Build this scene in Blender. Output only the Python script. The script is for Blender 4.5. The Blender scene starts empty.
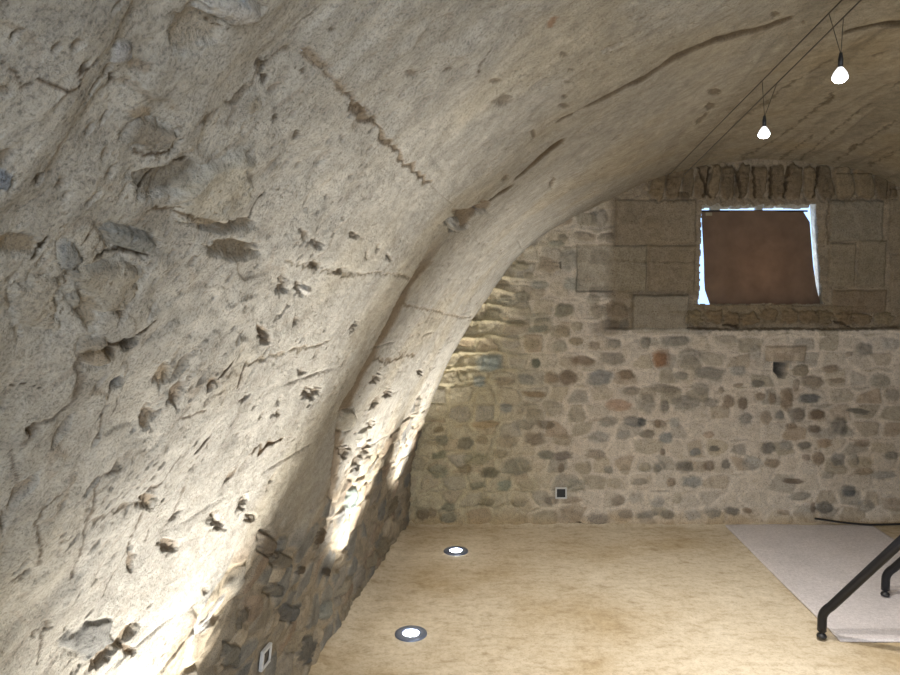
import bpy, bmesh, math, random
import numpy as np
from mathutils import Vector, Matrix

random.seed(4)
W, Hh, F = 900.0, 675.0, 720.0
HC = 1.6                                   # eye height
PITCH = math.atan((337.5 - 290.0) / F)
CP, SP = math.cos(PITCH), math.sin(PITCH)
C = bpy.context.scene.collection


def ray(px, py):
    u = (px - 450.0) / F
    v = (337.5 - py) / F
    return np.array([u, CP + v * SP, -SP + v * CP])


def on_plane_y(px, py, Y):
    d = ray(px, py)
    return np.array([0, 0, HC]) + d * (Y / d[1])


def on_floor(px, py, z=0.0):
    d = ray(px, py)
    return np.array([0, 0, HC]) + d * ((z - HC) / d[2])


D = float(on_floor(560, 524.5)[1])           # distance of the end wall
_v = ray(565, 290)
SH = float(_v[0] / _v[1])                  # plan skew of the vault axis
def lin(c):
    c = np.array(c, float) / 255.0
    return np.where(c <= 0.04045, c / 12.92, ((c + 0.055) / 1.055) ** 2.4)


# ------------------------------------------------------------------ numpy noise
def _hash(ix, iy, seed):
    h = (ix.astype(np.int64) * 374761393 + iy.astype(np.int64) * 668265263 + seed * 1442695041) & 0xFFFFFFFF
    h = ((h ^ (h >> 13)) * 1274126177) & 0xFFFFFFFF
    h = ((h ^ (h >> 16)) * 2246822519) & 0xFFFFFFFF
    return (h ^ (h >> 15)) & 0xFFFFFFFF


def rnd(ix, iy, seed):
    return _hash(ix, iy, seed) / 4294967296.0


def gn(x, y, seed=0):
    ix, iy = np.floor(x), np.floor(y)
    fx, fy = x - ix, y - iy
    u = fx * fx * fx * (fx * (fx * 6 - 15) + 10)
    v = fy * fy * fy * (fy * (fy * 6 - 15) + 10)
    r = 0
    for dx in (0, 1):
        for dy in (0, 1):
            a = rnd(ix + dx, iy + dy, seed) * 2 * np.pi
            g = np.cos(a) * (fx - dx) + np.sin(a) * (fy - dy)
            r = r + g * (u if dx else 1 - u) * (v if dy else 1 - v)
    return r * 1.5


def fbm(x, y, seed=0, o=4, gain=0.5):
    r, a = 0, 1.0
    for k in range(o):
        r = r + a * gn(x * 2 ** k + 17.3 * k, y * 2 ** k - 9.1 * k, seed + k)
        a *= gain
    return r


def cell(x, y, seed=0, jit=0.9):
    ix, iy = np.floor(x), np.floor(y)
    f1 = np.full(x.shape, 9.0); f2 = np.full(x.shape, 9.0); idr = np.zeros(x.shape)
    for dx in (-1, 0, 1):
        for dy in (-1, 0, 1):
            cx, cy = ix + dx, iy + dy
            px = cx + 0.5 + jit * (rnd(cx, cy, seed) - 0.5)
            py = cy + 0.5 + jit * (rnd(cx, cy, seed + 7) - 0.5)
            d = np.hypot(px - x, py - y)
            i = rnd(cx, cy, seed + 13)
            closer = d < f1
            f2 = np.where(closer, f1, np.minimum(f2, d))
            idr = np.where(closer, i, idr)
            f1 = np.where(closer, d, f1)
    return f1, f2, idr


def ss(a, b, x):
    t = np.clip((x - a) / (b - a), 0, 1)
    return t * t * (3 - 2 * t)


# ------------------------------------------------------------------ surface painter / carver
def py_near(P):
    return P[:, 1].mean() < 1.7


class Surf:
    def __init__(self, u, v, tomap, scale):
        self.u, self.v, self.tomap, self.scale = u, v, tomap, scale
        self.U, self.V = np.meshgrid(u, v, indexing='ij')
        self.H = np.zeros(self.U.shape)
        self.C = np.zeros(self.U.shape + (3,))
        self.seed = 100
        self.dlim = .9

    def win(self, u0, u1, v0, v1):
        i0, i1 = np.searchsorted(self.u, [u0, u1]); j0, j1 = np.searchsorted(self.v, [v0, v1])
        if i1 - i0 < 1 or j1 - j0 < 1:
            return None
        return slice(i0, i1), slice(j0, j1)

    def mix(self, s, m, col):
        c = self.C[s]
        self.C[s] = c + (np.asarray(col) - c) * m[..., None]

    def crack(self, pts, w=1.5, depth=0.012, col=None, amt=0.6, rough=0.5, lip=0.0):
        self.seed += 1
        P = [self.tomap(*p) for p in pts]
        P = [p for p in P if p is not None]
        if len(P) < 2: return
        P = np.array(P)
        i = len(pts) // 2
        (xa_, ya_), (xb_, yb_) = pts[i - 1], pts[i]
        L_ = max(math.hypot(xb_ - xa_, yb_ - ya_), 1e-6); mx_, my_ = (xa_ + xb_) / 2, (ya_ + yb_) / 2
        pa = self.tomap(mx_, my_); pb = self.tomap(mx_ - (yb_ - ya_) / L_, my_ + (xb_ - xa_) / L_)
        wm = w * self.scale(P)
        if pa is not None and pb is not None:
            tg = P[min(i, len(P) - 1)] - P[min(i, len(P) - 1) - 1]; tg = tg / max(np.hypot(*tg), 1e-9)
            dl = np.array(pb) - np.array(pa)
            wm = min(max(w * abs(tg[0] * dl[1] - tg[1] * dl[0]), .6 * wm), (1.5 if py_near(P) else 3.0) * wm)
        near = self.dlim < .5
        depth = math.copysign(min(abs(depth), (.48 if near and py_near(P) else self.dlim) * wm), depth)
        if near and depth > 0:
            amt = min(1.0, amt * 1.25); col = tuple(k_ * .84 for k_ in (col or (112, 94, 72)))
        pad = wm * 5
        s = self.win(P[:, 0].min() - pad, P[:, 0].max() + pad, P[:, 1].min() - pad, P[:, 1].max() + pad)
        if s is None: return
        U, V = self.U[s], self.V[s]
        fq = (0.22 if near else .35) / wm
        U = U + wm * 1.6 * rough * gn(U * fq, V * fq, self.seed)
        V = V + wm * 1.6 * rough * gn(U * fq + 5, V * fq, self.seed + 50)
        dist = np.full(U.shape, 9.0); side = np.zeros(U.shape)
        for a, b in zip(P[:-1], P[1:]):
            ab = b - a; L = max(ab @ ab, 1e-12)
            t = np.clip(((U - a[0]) * ab[0] + (V - a[1]) * ab[1]) / L, 0, 1)
            d = np.hypot(U - a[0] - t * ab[0], V - a[1] - t * ab[1])
            dist = np.minimum(dist, d)
        wv = wm * (1 + rough * 0.9 * gn(self.U[s] * fq * .7, self.V[s] * fq * .7, self.seed + 9))
        m = 1 - ss(0.45, 1.15, dist / np.maximum(wv, wm * .15))
        self.H[s] -= depth * (1 - ss(.25, .85, dist / np.maximum(wv, wm * .15)))
        if lip: self.H[s] += lip * np.exp(-((dist / wm - 2) ** 2))
        self.mix(s, m * amt, lin((112, 94, 72)) if col is None else lin(col))

    def stone(self, x, y, rx, ry, ang=0, col=(120, 112, 98), amt=0.8, dh=0.006, gap=0.006, rag=0.22, dome=0.5, edge=0.16, p=2.4):
        self.seed += 1
        a = math.radians(ang); ca, sa = math.cos(a), math.sin(a)
        c0 = self.tomap(x, y); ex = self.tomap(x + rx * ca, y - rx * sa); ey = self.tomap(x + ry * sa, y + ry * ca)
        if c0 is None or ex is None or ey is None: return
        c0 = np.array(c0); ex = np.array(ex) - c0; ey = np.array(ey) - c0
        det = ex[0] * ey[1] - ex[1] * ey[0]
        if abs(det) < 1e-9: return
        r = (abs(ex) + abs(ey)) * 1.6
        kk = min(1.0, abs(det) ** .5 / (.030 if self.dlim < .5 else .02))
        dh, gap = dh * kk, gap * kk
        s = self.win(c0[0] - r[0], c0[0] + r[0], c0[1] - r[1], c0[1] + r[1])
        if s is None: return
        du, dv = self.U[s] - c0[0], self.V[s] - c0[1]
        q = (du * ey[1] - dv * ey[0]) / det; t = (ex[0] * dv - ex[1] * du) / det
        q2 = q + rag * gn(q * 1.6, t * 1.6, self.seed); t2 = t + rag * gn(q * 1.6 + 9, t * 1.6, self.seed + 3)
        q2 = q2 + rag * .4 * gn(q * 5, t * 5, self.seed + 4)
        R = (abs(q2) ** p + abs(t2) ** p) ** (1 / p)
        m = 1 - ss(1 - edge, 1 + edge, R)
        self.H[s] += m * dh * (1 - dome * np.clip(R, 0, 1) ** 2) - gap * np.exp(-((R - 1.06) / (edge * .9)) ** 2)
        var = 1 + 0.16 * gn(q * 3, t * 3, self.seed + 8)
        self.mix(s, m * amt, lin(col) * var[..., None])

    def rect(self, x0, y0, x1, y1, col, amt=0.8, h=None, groove=0.012, gw=0.010):
        self.seed += 1
        a = np.array(self.tomap(x0, y1)); b = np.array(self.tomap(x1, y0))
        s = self.win(a[0] - .04, b[0] + .04, a[1] - .04, b[1] + .04)
        if s is None: return
        U, V = self.U[s], self.V[s]
        U = U + .006 * gn(U * 9, V * 9, self.seed); V = V + .006 * gn(U * 9, V * 9 + 4, self.seed)
        d = np.minimum(np.minimum(U - a[0], b[0] - U), np.minimum(V - a[1], b[1] - V))
        m = ss(-.006, .006, d)
        if h is not None:
            self.H[s] += (h + .0025 * gn(U * 12, V * 12, self.seed) - self.H[s]) * m * .8
        self.H[s] -= groove * np.exp(-(d / gw) ** 2)
        self.mix(s, m * amt, lin(col) * (1 + .10 * fbm(U * 7, V * 7, self.seed))[..., None])
        self.mix(s, .20 * np.exp(-(d / gw) ** 2), lin((100, 86, 66)))


def grid_mesh(name, P, col, mat, keep=None, kind='structure'):
    n, m = P.shape[:2]
    idx = np.arange(n * m).reshape(n, m)
    q = np.stack([idx[:-1, :-1], idx[1:, :-1], idx[1:, 1:], idx[:-1, 1:]], -1).reshape(-1, 4)
    if keep is not None:
        q = q[keep.reshape(-1)]
    used = np.zeros(n * m, bool); used[q.reshape(-1)] = True
    remap = np.cumsum(used) - 1
    q = remap[q]
    V = P.reshape(-1, 3)[used]
    me = bpy.data.meshes.new(name)
    me.vertices.add(len(V)); me.vertices.foreach_set('co', V.astype(np.float32).reshape(-1))
    me.loops.add(q.size); me.loops.foreach_set('vertex_index', q.astype(np.int32).reshape(-1))
    me.polygons.add(len(q))
    me.polygons.foreach_set('loop_start', np.arange(0, q.size, 4, dtype=np.int32))
    me.polygons.foreach_set('loop_total', np.full(len(q), 4, np.int32))
    me.update(calc_edges=True)
    me.polygons.foreach_set('use_smooth', np.ones(len(q), bool))
    if col is not None:
        at = me.color_attributes.new('stone_colour', 'FLOAT_COLOR', 'POINT')
        c = np.ones((len(V), 4), np.float32); c[:, :3] = np.clip(col.reshape(-1, 3)[used], 0.003, 0.95)
        at.data.foreach_set('color', c.reshape(-1))
    me.materials.append(mat)
    o = bpy.data.objects.new(name, me); C.objects.link(o)
    if kind: o['kind'] = kind
    return o


# ------------------------------------------------------------------ materials
def nt(name):
    m = bpy.data.materials.new(name); m.use_nodes = True
    t = m.node_tree; b = t.nodes['Principled BSDF']
    return m, t, b


def N(t, typ, **kw):
    n = t.nodes.new(typ)
    for k, v in kw.items():
        if k in n.inputs.keys(): n.inputs[k].default_value = v
        else: setattr(n, k, v)
    return n


def noise(t, scale, detail=6, rough=.6, stretch=None):
    tc = t.nodes.get('TC') or N(t, 'ShaderNodeTexCoord'); tc.name = 'TC'
    n = N(t, 'ShaderNodeTexNoise', Scale=scale, Detail=detail, Roughness=rough)
    if stretch:
        mp = N(t, 'ShaderNodeMapping'); mp.inputs['Scale'].default_value = stretch
        t.links.new(tc.outputs['Object'], mp.inputs[0]); t.links.new(mp.outputs[0], n.inputs[0])
    else:
        t.links.new(tc.outputs['Object'], n.inputs[0])
    return n


def ramp(t, src, stops):
    r = t.nodes.new('ShaderNodeValToRGB'); e = r.color_ramp.elements
    while len(e) < len(stops): e.new(0.5)
    for k, (p, c) in enumerate(stops):
        e[k].position = p; e[k].color = (c[0], c[1], c[2], 1)
    t.links.new(src, r.inputs[0]); return r


def mul(t, a, b, f=1.0):
    x = N(t, 'ShaderNodeMix', data_type='RGBA', blend_type='MULTIPLY'); x.inputs[0].default_value = f
    t.links.new(a, x.inputs[6]); t.links.new(b, x.inputs[7]); return x.outputs[2]


def bump(t, b, srcs):
    prev = None
    for s, dist, st in srcs:
        bp = N(t, 'ShaderNodeBump', Strength=st, Distance=dist)
        t.links.new(s, bp.inputs['Height'])
        if prev: t.links.new(prev.outputs[0], bp.inputs['Normal'])
        prev = bp
    t.links.new(prev.outputs[0], b.inputs['Normal'])


def masonry(name, grain=(230, 600), gdist=(.006, .002), speck=.52, pits=70):
    m, t, b = nt(name)
    at = N(t, 'ShaderNodeAttribute', attribute_name='stone_colour')
    n1 = noise(t, grain[0], 8, .7); n2 = noise(t, grain[1], 4, .6); n3 = noise(t, 22, 6, .65)
    r1 = ramp(t, n1.outputs[0], [(.34, (1 - speck,) * 3), (.50, (.95,) * 3), (.68, (1.10, 1.09, 1.07))])
    r3 = ramp(t, n3.outputs[0], [(.3, (.80, .78, .75)), (.55, (1, 1, 1)), (.8, (1.04, 1.03, 1.0))])
    vo = N(t, 'ShaderNodeTexVoronoi', Scale=pits); tc = t.nodes['TC']
    nd = noise(t, 120, 2); vm = N(t, 'ShaderNodeMix', data_type='RGBA'); vm.inputs[0].default_value = .02
    t.links.new(tc.outputs['Object'], vm.inputs[6]); t.links.new(nd.outputs[1], vm.inputs[7]); t.links.new(vm.outputs[2], vo.inputs['Vector'])
    rv = ramp(t, vo.outputs['Distance'], [(.10, (.62, .56, .48)), (.24, (1, 1, 1))])
    nm = noise(t, 5, 4, .6); rm = ramp(t, nm.outputs[0], [(.42, (0, 0, 0)), (.62, (1, 1, 1))])
    pm = N(t, 'ShaderNodeMix', data_type='RGBA'); t.links.new(rm.outputs[0], pm.inputs[0]); pm.inputs[6].default_value = (1, 1, 1, 1); t.links.new(rv.outputs[0], pm.inputs[7])
    c = mul(t, at.outputs['Color'], r1.outputs[0]); c = mul(t, c, r3.outputs[0]); c = mul(t, c, pm.outputs[2])
    t.links.new(c, b.inputs['Base Color'])
    b.inputs['Roughness'].default_value = .93; b.inputs['Specular IOR Level'].default_value = .15
    bump(t, b, [(n3.outputs[0], .012, .5), (n1.outputs[0], gdist[0], .9), (n2.outputs[0], gdist[1], .8), (pm.outputs[2], .004, .6)])
    return m


def plain(name, col, rough=.5, metal=0, emit=None, es=1, spec=.5):
    m, t, b = nt(name)
    n = noise(t, 60, 4)
    c = lin(col)
    r = ramp(t, n.outputs[0], [(.3, tuple(c * .9)), (.7, tuple(np.minimum(c * 1.08, 1)))])
    t.links.new(r.outputs[0], b.inputs['Base Color'])
    b.inputs['Roughness'].default_value = rough; b.inputs['Metallic'].default_value = metal
    b.inputs['Specular IOR Level'].default_value = spec
    if emit is not None:
        b.inputs['Emission Color'].default_value = (*emit, 1); b.inputs['Emission Strength'].default_value = es
    return m


M_vault = masonry('lime_plaster_on_rubble')
M_wall = masonry('rubble_masonry', (130, 330), (.006, .002), .45, 45)

# ------------------------------------------------------------------ vault section in the end-wall plane
left_px = [(410, 530), (409, 512), (409, 492), (411, 470), (418, 442), (428, 412), (437, 388), (449, 362), (463, 337),
           (477, 312), (492, 290), (508, 269), (526, 250), (550, 231), (582, 212), (616, 196), (642, 183), (668, 173), (698, 166), (735, 161), (770, 159)]
sec = [on_plane_y(x, y, D) for x, y in left_px]
sec = [(p[0], p[2]) for p in sec]
sec[0] = (sec[1][0], -0.02)
xa = sec[-1][0]
ctrl = sec + [(2 * xa - x, z) for x, z in sec[::-1][1:]]
ctrl = np.array(ctrl)
pts = []
for i in range(len(ctrl) - 1):
    p0, p1, p2, p3 = ctrl[max(i - 1, 0)], ctrl[i], ctrl[i + 1], ctrl[min(i + 2, len(ctrl) - 1)]
    for k in range(12):
        t = k / 12
        pts.append(.5 * (2 * p1 + (p2 - p0) * t + (2 * p0 - 5 * p1 + 4 * p2 - p3) * t * t + (3 * p1 - p0 - 3 * p2 + p3) * t ** 3))
pts.append(ctrl[-1]); pts = np.array(pts)
for _ in range(30):
    pts[1:-1] = .25 * pts[:-2] + .5 * pts[1:-1] + .25 * pts[2:]
SEG = np.concatenate([[0], np.cumsum(np.hypot(*np.diff(pts, axis=0).T))])
LTOT = SEG[-1]
def sec_at(a):
    x = np.interp(a, SEG, pts[:, 0]); z = np.interp(a, SEG, pts[:, 1])
    e = .02
    dx = np.interp(a + e, SEG, pts[:, 0]) - np.interp(a - e, SEG, pts[:, 0])
    dz = np.interp(a + e, SEG, pts[:, 1]) - np.interp(a - e, SEG, pts[:, 1])
    L = np.hypot(dx, dz)
    return x, z, dz / L, -dx / L            # inward normal


_e = np.gradient(pts, axis=0); _e /= np.hypot(_e[:, 0], _e[:, 1])[:, None]
NRM = np.stack([_e[:, 1], -_e[:, 0]], 1)     # inward


def to_vault(px, py, h=0.0):
    d = ray(px, py)
    o = np.array([0 + SH * D, HC]); dd = np.array([d[0] - SH * d[1], d[2]])
    best = None
    q_ = pts + NRM * h
    A = q_[:-1]; B = q_[1:]; E = B - A
    den = dd[0] * E[:, 1] - dd[1] * E[:, 0]
    w = A - o
    with np.errstate(all='ignore'):
        t = (w[:, 0] * E[:, 1] - w[:, 1] * E[:, 0]) / den
        s = (w[:, 0] * dd[1] - w[:, 1] * dd[0]) / den
    ok = (t > 0) & (s >= -1e-6) & (s <= 1 + 1e-6)
    if not ok.any(): return None
    i = np.argmin(np.where(ok, t, 1e9))
    return (SEG[i] + s[i] * (SEG[i + 1] - SEG[i]), t[i] * d[1])


# edge of the step that runs down the left wall, and its upper continuation as a groove
edge_px = [(300, 600), (322, 515), (330, 450), (338, 408), (352, 385), (368, 352), (385, 318), (402, 285), (430, 240), (447, 222), (475, 207), (505, 188), (528, 170), (550, 148)]
E_ = np.array(sorted(to_vault(*p) for p in edge_px))


def vault_surface(u, v, name, mat, fine=True):
    S = Surf(u, v, to_vault, lambda P: float(np.mean(P[:, 1])) / F)
    S.dlim = .26
    U, V = S.U, S.V
    und = .009 * fbm(U * 1.3, V * 1.3, 1, 2) + .0042 * fbm(U * 4, V * 4, 2, 3) + .0017 * fbm(U * 14, V * 14, 3, 3) + .0008 * fbm(U * 60, V * 60, 4, 2, .6)
    S.H += und
    base = lin((182, 177, 166))
    tint = 1 + .10 * fbm(U * 1.1, V * 1.1, 21, 3) + .11 * fbm(U * 9, V * 9, 22, 3) + .08 * fbm(U * 28, V * 28, 24, 2)
    S.C[:] = base * tint[..., None]
    warm = ss(-.1, .7, fbm(U * 1.7 + 3, V * 1.7, 23, 3))
    S.C *= (1 + warm[..., None] * np.array([.02, -.02, -.10]))
    # crown: older, browner plaster beyond the seam
    crown = ss(2.4, 3.6, U)
    S.C *= (1 - crown[..., None] * np.array([.10, .17, .29]))
    # board-mark streaks running along the crown
    st = fbm(U * 7, V * .7, 31, 3)
    S.H -= .006 * crown * ss(.25, .5, st)
    S.C *= (1 - .18 * (crown * ss(.2, .55, st))[..., None])
    # ---- broken plaster zone: plates and scarps with stones showing
    R = ss(1.55, .95, V + .25 * fbm(U * 1.5, V * 2, 41, 2)) * ss(.9, 1.25, U) * ss(2.75, 2.2, U)
    pl = fbm(U * 2.6 + 1.5, V * 3.2, 42, 3)
    terr = pl * 3.2 + .22 * fbm(U * 16, V * 18, 43, 3); ft = terr - np.floor(terr)
    S.H += R * (.014 * pl + .006 * fbm(U * 7, V * 8, 45, 3) + .0022 * (np.floor(terr) + ss(.86, 1.0, ft)))
    scar = R * ss(.80, .88, ft) * (1 - ss(.97, 1.0, ft))
    S.C += (lin((140, 122, 98)) - S.C) * (scar * .35 * ss(-.2, .5, fbm(U * 8, V * 9, 44, 2)))[..., None]
    # ---- lower rubble footing
    hL = .92 + .16 * fbm(U * 2, V * 2, 51, 2) - .35 * ss(1.9, 1.2, V)
    Lm = ss(.12, -.12, U - hL)
    wu = U + .02 * gn(U * 9, V * 9, 52); wv = V + .03 * gn(U * 8, V * 8, 53)
    f1, f2, idr = cell(wu * 9, wv * 6.5, 54)
    sm = ss(.05, .28, f2 - f1)
    S.H += Lm * (.010 * (sm - .6) + .007 * (idr - .5) + .008 * fbm(U * 9, V * 9, 55, 4))
    pal = np.array([lin(c) for c in [(150, 135, 112), (128, 120, 108), (112, 110, 104), (140, 118, 94), (165, 150, 126), (120, 108, 88), (98, 99, 98)]])
    sc = pal[(idr * 6.999).astype(int)]
    S.C += (sc - S.C) * (Lm * sm * .75)[..., None]
    S.C += (lin((140, 124, 98)) - S.C) * (Lm * (1 - sm) * .7)[..., None]
    # ---- pits in the plaster
    for sc_u, sc_v, seed, th, dp in ((9, 16, 61, .91, .009), (18, 34, 62, .80, .006), (38, 50, 63, .70, .004)):
        g1, g2, gi = cell((U + .01 * gn(U * 30, V * 30, seed + 5)) * sc_u, (V + .006 * gn(U * 40, V * 40, seed + 6)) * sc_v, seed)
        clump = ss(-.15, .45, fbm(U * 2.3, V * 2.3, seed + 9, 2))
        on = (gi > th) * clump * (1 - Lm * .6) * (1 - crown * .75)
        rr = .16 + .16 * rnd(np.floor(gi * 9999), np.floor(gi * 777), 5)
        pm = on * (1 - ss(rr * .6, rr, g1))
        S.H -= dp * pm
        S.C += (lin((128, 110, 86)) - S.C) * (pm * .55)[..., None]
    # ---- horizontal courses of lift lines
    for k in np.arange(.35, 2.2, .29):
        off = .02 * gn(V * 1.6, V * 0 + k * 9, 71)
        br = ss(.0, .5, gn(V * 2.3, V * 0 + k * 5, 72)) * (V > 1.0)
        d = (U - k - off + .004 * gn(U * 60, V * 60, 73)) / .006
        S.H -= .004 * br * np.exp(-d * d); S.C *= (1 - .14 * br * np.exp(-d * d))[..., None]
    # ---- the step / chase that crosses the vault
    Ye = np.interp(U, E_[:, 0], E_[:, 1], left=E_[0, 1] - .0, right=E_[-1, 1])
    rag = .010 * fbm(U * 12, V * 3, 81, 3)
    dY = V - Ye + rag
    a_top = E_[-1, 0]
    amp = ss(.25, .55, U) * (1 - ss(1.80, 1.98, U))
    S.H += (.011 + .012 * ss(1.5, .9, U)) * amp * (1 - ss(-.008, .008, dY)) - .005 * amp * ss(-.008, .008, dY) * (1 - ss(.30, .9, dY))
    chase = amp * ss(-.004, .012, dY) * (1 - ss(.17, .21, dY + .05 * fbm(U * 9, V * 9, 82, 3))) * ss(.6, .9, U) * (1 - ss(a_top - .05, a_top, U))
    S.H -= .005 * chase
    S.C += (lin((132, 114, 90)) - S.C) * (chase * .85)[..., None]

    S.C *= (1 + .10 * fbm(U * 40, V * 40, 91, 3) + Lm * .22 * fbm(U * 13, V * 9, 92, 4))[..., None]
    H0 = S.H.copy()
    def refined(px, py):
        r_ = to_vault(px, py)
        for _ in range(3):
            if r_ is None: return None
            if not (u[0] - .05 <= r_[0] <= u[-1] + .05): return r_
            i = min(max(np.searchsorted(u, r_[0]), 0), len(u) - 1); j = min(max(np.searchsorted(v, r_[1]), 0), len(v) - 1)
            r_ = to_vault(px, py, float(H0[i, j]))
        return r_
    S.tomap = refined
    K, ST = S.crack, S.stone
    BR = (128, 110, 88)
    # axis-parallel mortar joint at upper left
    K([(303, 48), (317, 62), (330, 76), (345, 93), (358, 107)], 4.2, .007, (168, 148, 122), .62, .8)
    K([(356, 106), (370, 120), (385, 136), (400, 156), (415, 172), (430, 184)], 4.2, .009, (156, 136, 110), .68, 1.0)
    K([(350, 104), (366, 112)], 3.5, .010, BR, .7, 1.2)
    K([(430, 185), (442, 196), (452, 204)], 1, .004, BR, .3)
    K([(318, 8), (300, 20), (291, 36)], 1.6, .010, BR, .5, .8)
    # chase in the crown
    K([(567, 116), (590, 105), (612, 95), (628, 85), (641, 80), (660, 67), (675, 58), (690, 50), (712, 40), (738, 33), (762, 28), (781, 23)], 3.9, .008, (126, 108, 84), .75, .35)
    K([(523, 173), (532, 165), (543, 155), (557, 144)], 4.0, .009, (122, 104, 80), .85, .35)
    K([(488, 201), (497, 194), (509, 187)], 4.6, .009, (118, 100, 76), .85, .5)
    K([(848, 32), (868, 27), (900, 24), (930, 22)], 5.0, .009, (118, 102, 80), .85, .35)
    ST(466, 217, 18, 7, 32, (135, 118, 95), .8, -.020, .004, .5)
    ST(456, 226, 6, 5, 0, (182, 178, 168), .9, .014, .008, .3)
    ST(483, 207, 7, 5, 30, (140, 122, 98), .7, -.012, .004, .6)
    # crown details
    K([(477, 76), (480, 66), (486, 57), (491, 49)], 1.2, .010, None, .7)
    for x, y, rx, ry, a in [(495, 81, 5, 2.6, 10), (503, 101, 9, 5, 10), (448, 69, 5, 2.2, 10), (413, 73, 5, 2.4, 10), (552, 183, 2, 5, -30), (505, 178, 2, 4, -30),
                            (564, 55, 3, 2.5, 0), (571, 70, 3, 1.3, 0), (568, 82, 3, 1.3, 0), (565, 97, 3, 2, 0), (564, 106, 4, 2.2, 0), (534, 135, 2, 4, -20),
                            (775, 15, 4, 3, 30), (803, 22, 2, 1.5, 0), (715, 93, 6, 2.6, 10), (710, 107, 5, 4, 30), (702, 118, 9, 3, 35), (828, 102, 8, 2, 38), (878, 55, 7, 2, 15), (853, 148, 6, 2, 35)]:
        ST(x, y, rx, ry, a, (112, 98, 78), .65, -.008, .002, .4)
    ST(552, 22, 3, 7, -35, (150, 105, 68), .6, 0, 0, .3)
    for a in [[(735, 165), (765, 145), (787, 132), (815, 110), (836, 93)], [(800, 160), (819, 144), (842, 125), (871, 103)], [(833, 162), (860, 145), (900, 118)], [(780, 160), (812, 136)],
              [(868, 166), (900, 148)], [(890, 88), (905, 80)], [(742, 118), (790, 84), (830, 60)]]:
        K(a, 1.1, .005, (112, 98, 76), .45, 1.4)
    # upper left
    K([(2, 62), (10, 68), (18, 76), (22, 88), (32, 86)], 1.6, .012, None, .6, .8)
    K([(40, 80), (54, 87), (66, 91), (79, 87)], 2.0, .016, None, .75, .5)
    K([(79, 87), (78, 70), (87, 68)], 1.3, .012, None, .7)
    K([(80, 90), (84, 104), (86, 114)], 1.2, .006, None, .4)
    for x, y, r in [(112, 79, 3), (38, 178, 4), (262, 65, 3), (303, 70, 2.6), (275, 118, 2.6), (297, 135, 3), (333, 29, 2.5), (264, 78, 3), (259, 62, 3), (170, 152, 2)]:
        ST(x, y, r, r * 1.6, -20, (84, 70, 52), .8, -.016, .0, .35, 0)
    ST(122, 52, 8, 11, -25, (176, 174, 172), .7, .014, .006)
    ST(140, 66, 14, 6, -20, (150, 132, 108), .5, -.010, .002)
    ST(195, 28, 24, 22, 0, (158, 145, 124), .65, -.012, .003, .5)
    ST(230, 7, 29, 13, -10, (188, 182, 172), .9, .022, .010, .25)
    K([(204, 14), (210, 20), (214, 27), (228, 29)], 1.2, .012, None, .8)
    ST(150, 134, 26, 13, -12, (142, 132, 116), .85, .010, .007, .35)
    K([(133, 150), (145, 155), (161, 154), (172, 150)], 1.4, .014, None, .8, .4)
    ST(140, 112, 12, 6, 0, (160, 142, 116), .6, .004, .003)
    K([(283, 48), (270, 56), (262, 66), (250, 88), (232, 102), (215, 112), (200, 128)], 3.2, .014, (138, 120, 94), .55, 1.5)
    K([(264, 58), (261, 76), (263, 82)], 2.4, .018, (80, 68, 50), .6, 1.2)
    ST(252, 102, 9, 9, 20, (158, 146, 124), .6, .012, .007)
    ST(170, 178, 27, 12, 30, (136, 128, 114), .9, -.014, .006, .4)
    K([(141, 198), (145, 190), (155, 182), (168, 169), (190, 163)], 2.0, .016, (88, 76, 60), .8, .6)
    ST(212, 190, 40, 27, 22, (194, 184, 162), .5, .014, 0, .3, .1)
    K([(150, 210), (175, 208), (192, 213), (206, 221), (235, 222), (250, 217)], 2.4, .014, (128, 108, 82), .7, .9)
    K([(249, 220), (252, 208), (258, 198), (264, 191)], 1.4, .014, (90, 78, 60), .8, .4)
    ST(236, 250, 22, 9, -4, (150, 136, 114), .85, -.016, .003, .4)
    ST(228, 226, 24, 5, 4, (154, 140, 118), .8, -.014, .003, .4)
    ST(4, 182, 9, 9, 0, (128, 134, 142), .9, .004, .016)
    # left middle
    ST(18, 245, 20, 10, -6, (144, 129, 106), .8, -.012, .006)
    K([(33, 259), (39, 252), (46, 238)], 2.0, .018, (80, 68, 50), .8, .4)
    ST(71, 258, 10, 15, 20, (140, 140, 136), .85, .008, .008)
    K([(66, 280), (73, 268), (84, 260)], 1.3, .012, None, .7)
    ST(132, 240, 24, 10, -14, (140, 140, 134), .85, .012, .010)
    K([(96, 256), (118, 250), (150, 256)], 2.0, .018, (84, 72, 54), .8, .4)
    K([(82, 245), (90, 234), (94, 225)], 1.3, .012, None, .7)
    ST(110, 284, 30, 24, 10, (158, 146, 124), .5, .008, .005, .5)
    ST(90, 312, 9, 16, 10, (152, 138, 116), .7, -.014, .006)
    ST(38, 305, 22, 24, 0, (172, 162, 144), .5, .005, .004, .4)
    K([(86, 350), (100, 346), (112, 345), (128, 342), (141, 333), (155, 322)], 2.6, .024, (98, 82, 62), .8, .5)
    ST(130, 343, 9, 5, 25, (70, 58, 42), .8, -.030, 0)
    ST(108, 350, 6, 6, 40, (84, 70, 52), .8, -.026, 0)
    ST(117, 382, 7, 6, 20, (52, 42, 32), .95, -.055, .004, .3, 0)
    ST(96, 352, 14, 14, 0, (158, 142, 118), .6, .012, .006)
    K([(110, 390), (104, 404), (101, 420), (95, 437)], 1.1, .012, None, .7)
    K([(120, 391), (117, 405), (112, 415)], 1.0, .010, None, .6)
    K([(3, 393), (10, 388), (24, 385), (34, 386), (43, 390)], 1.1, .012, (84, 72, 54), .8, .4)
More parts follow.
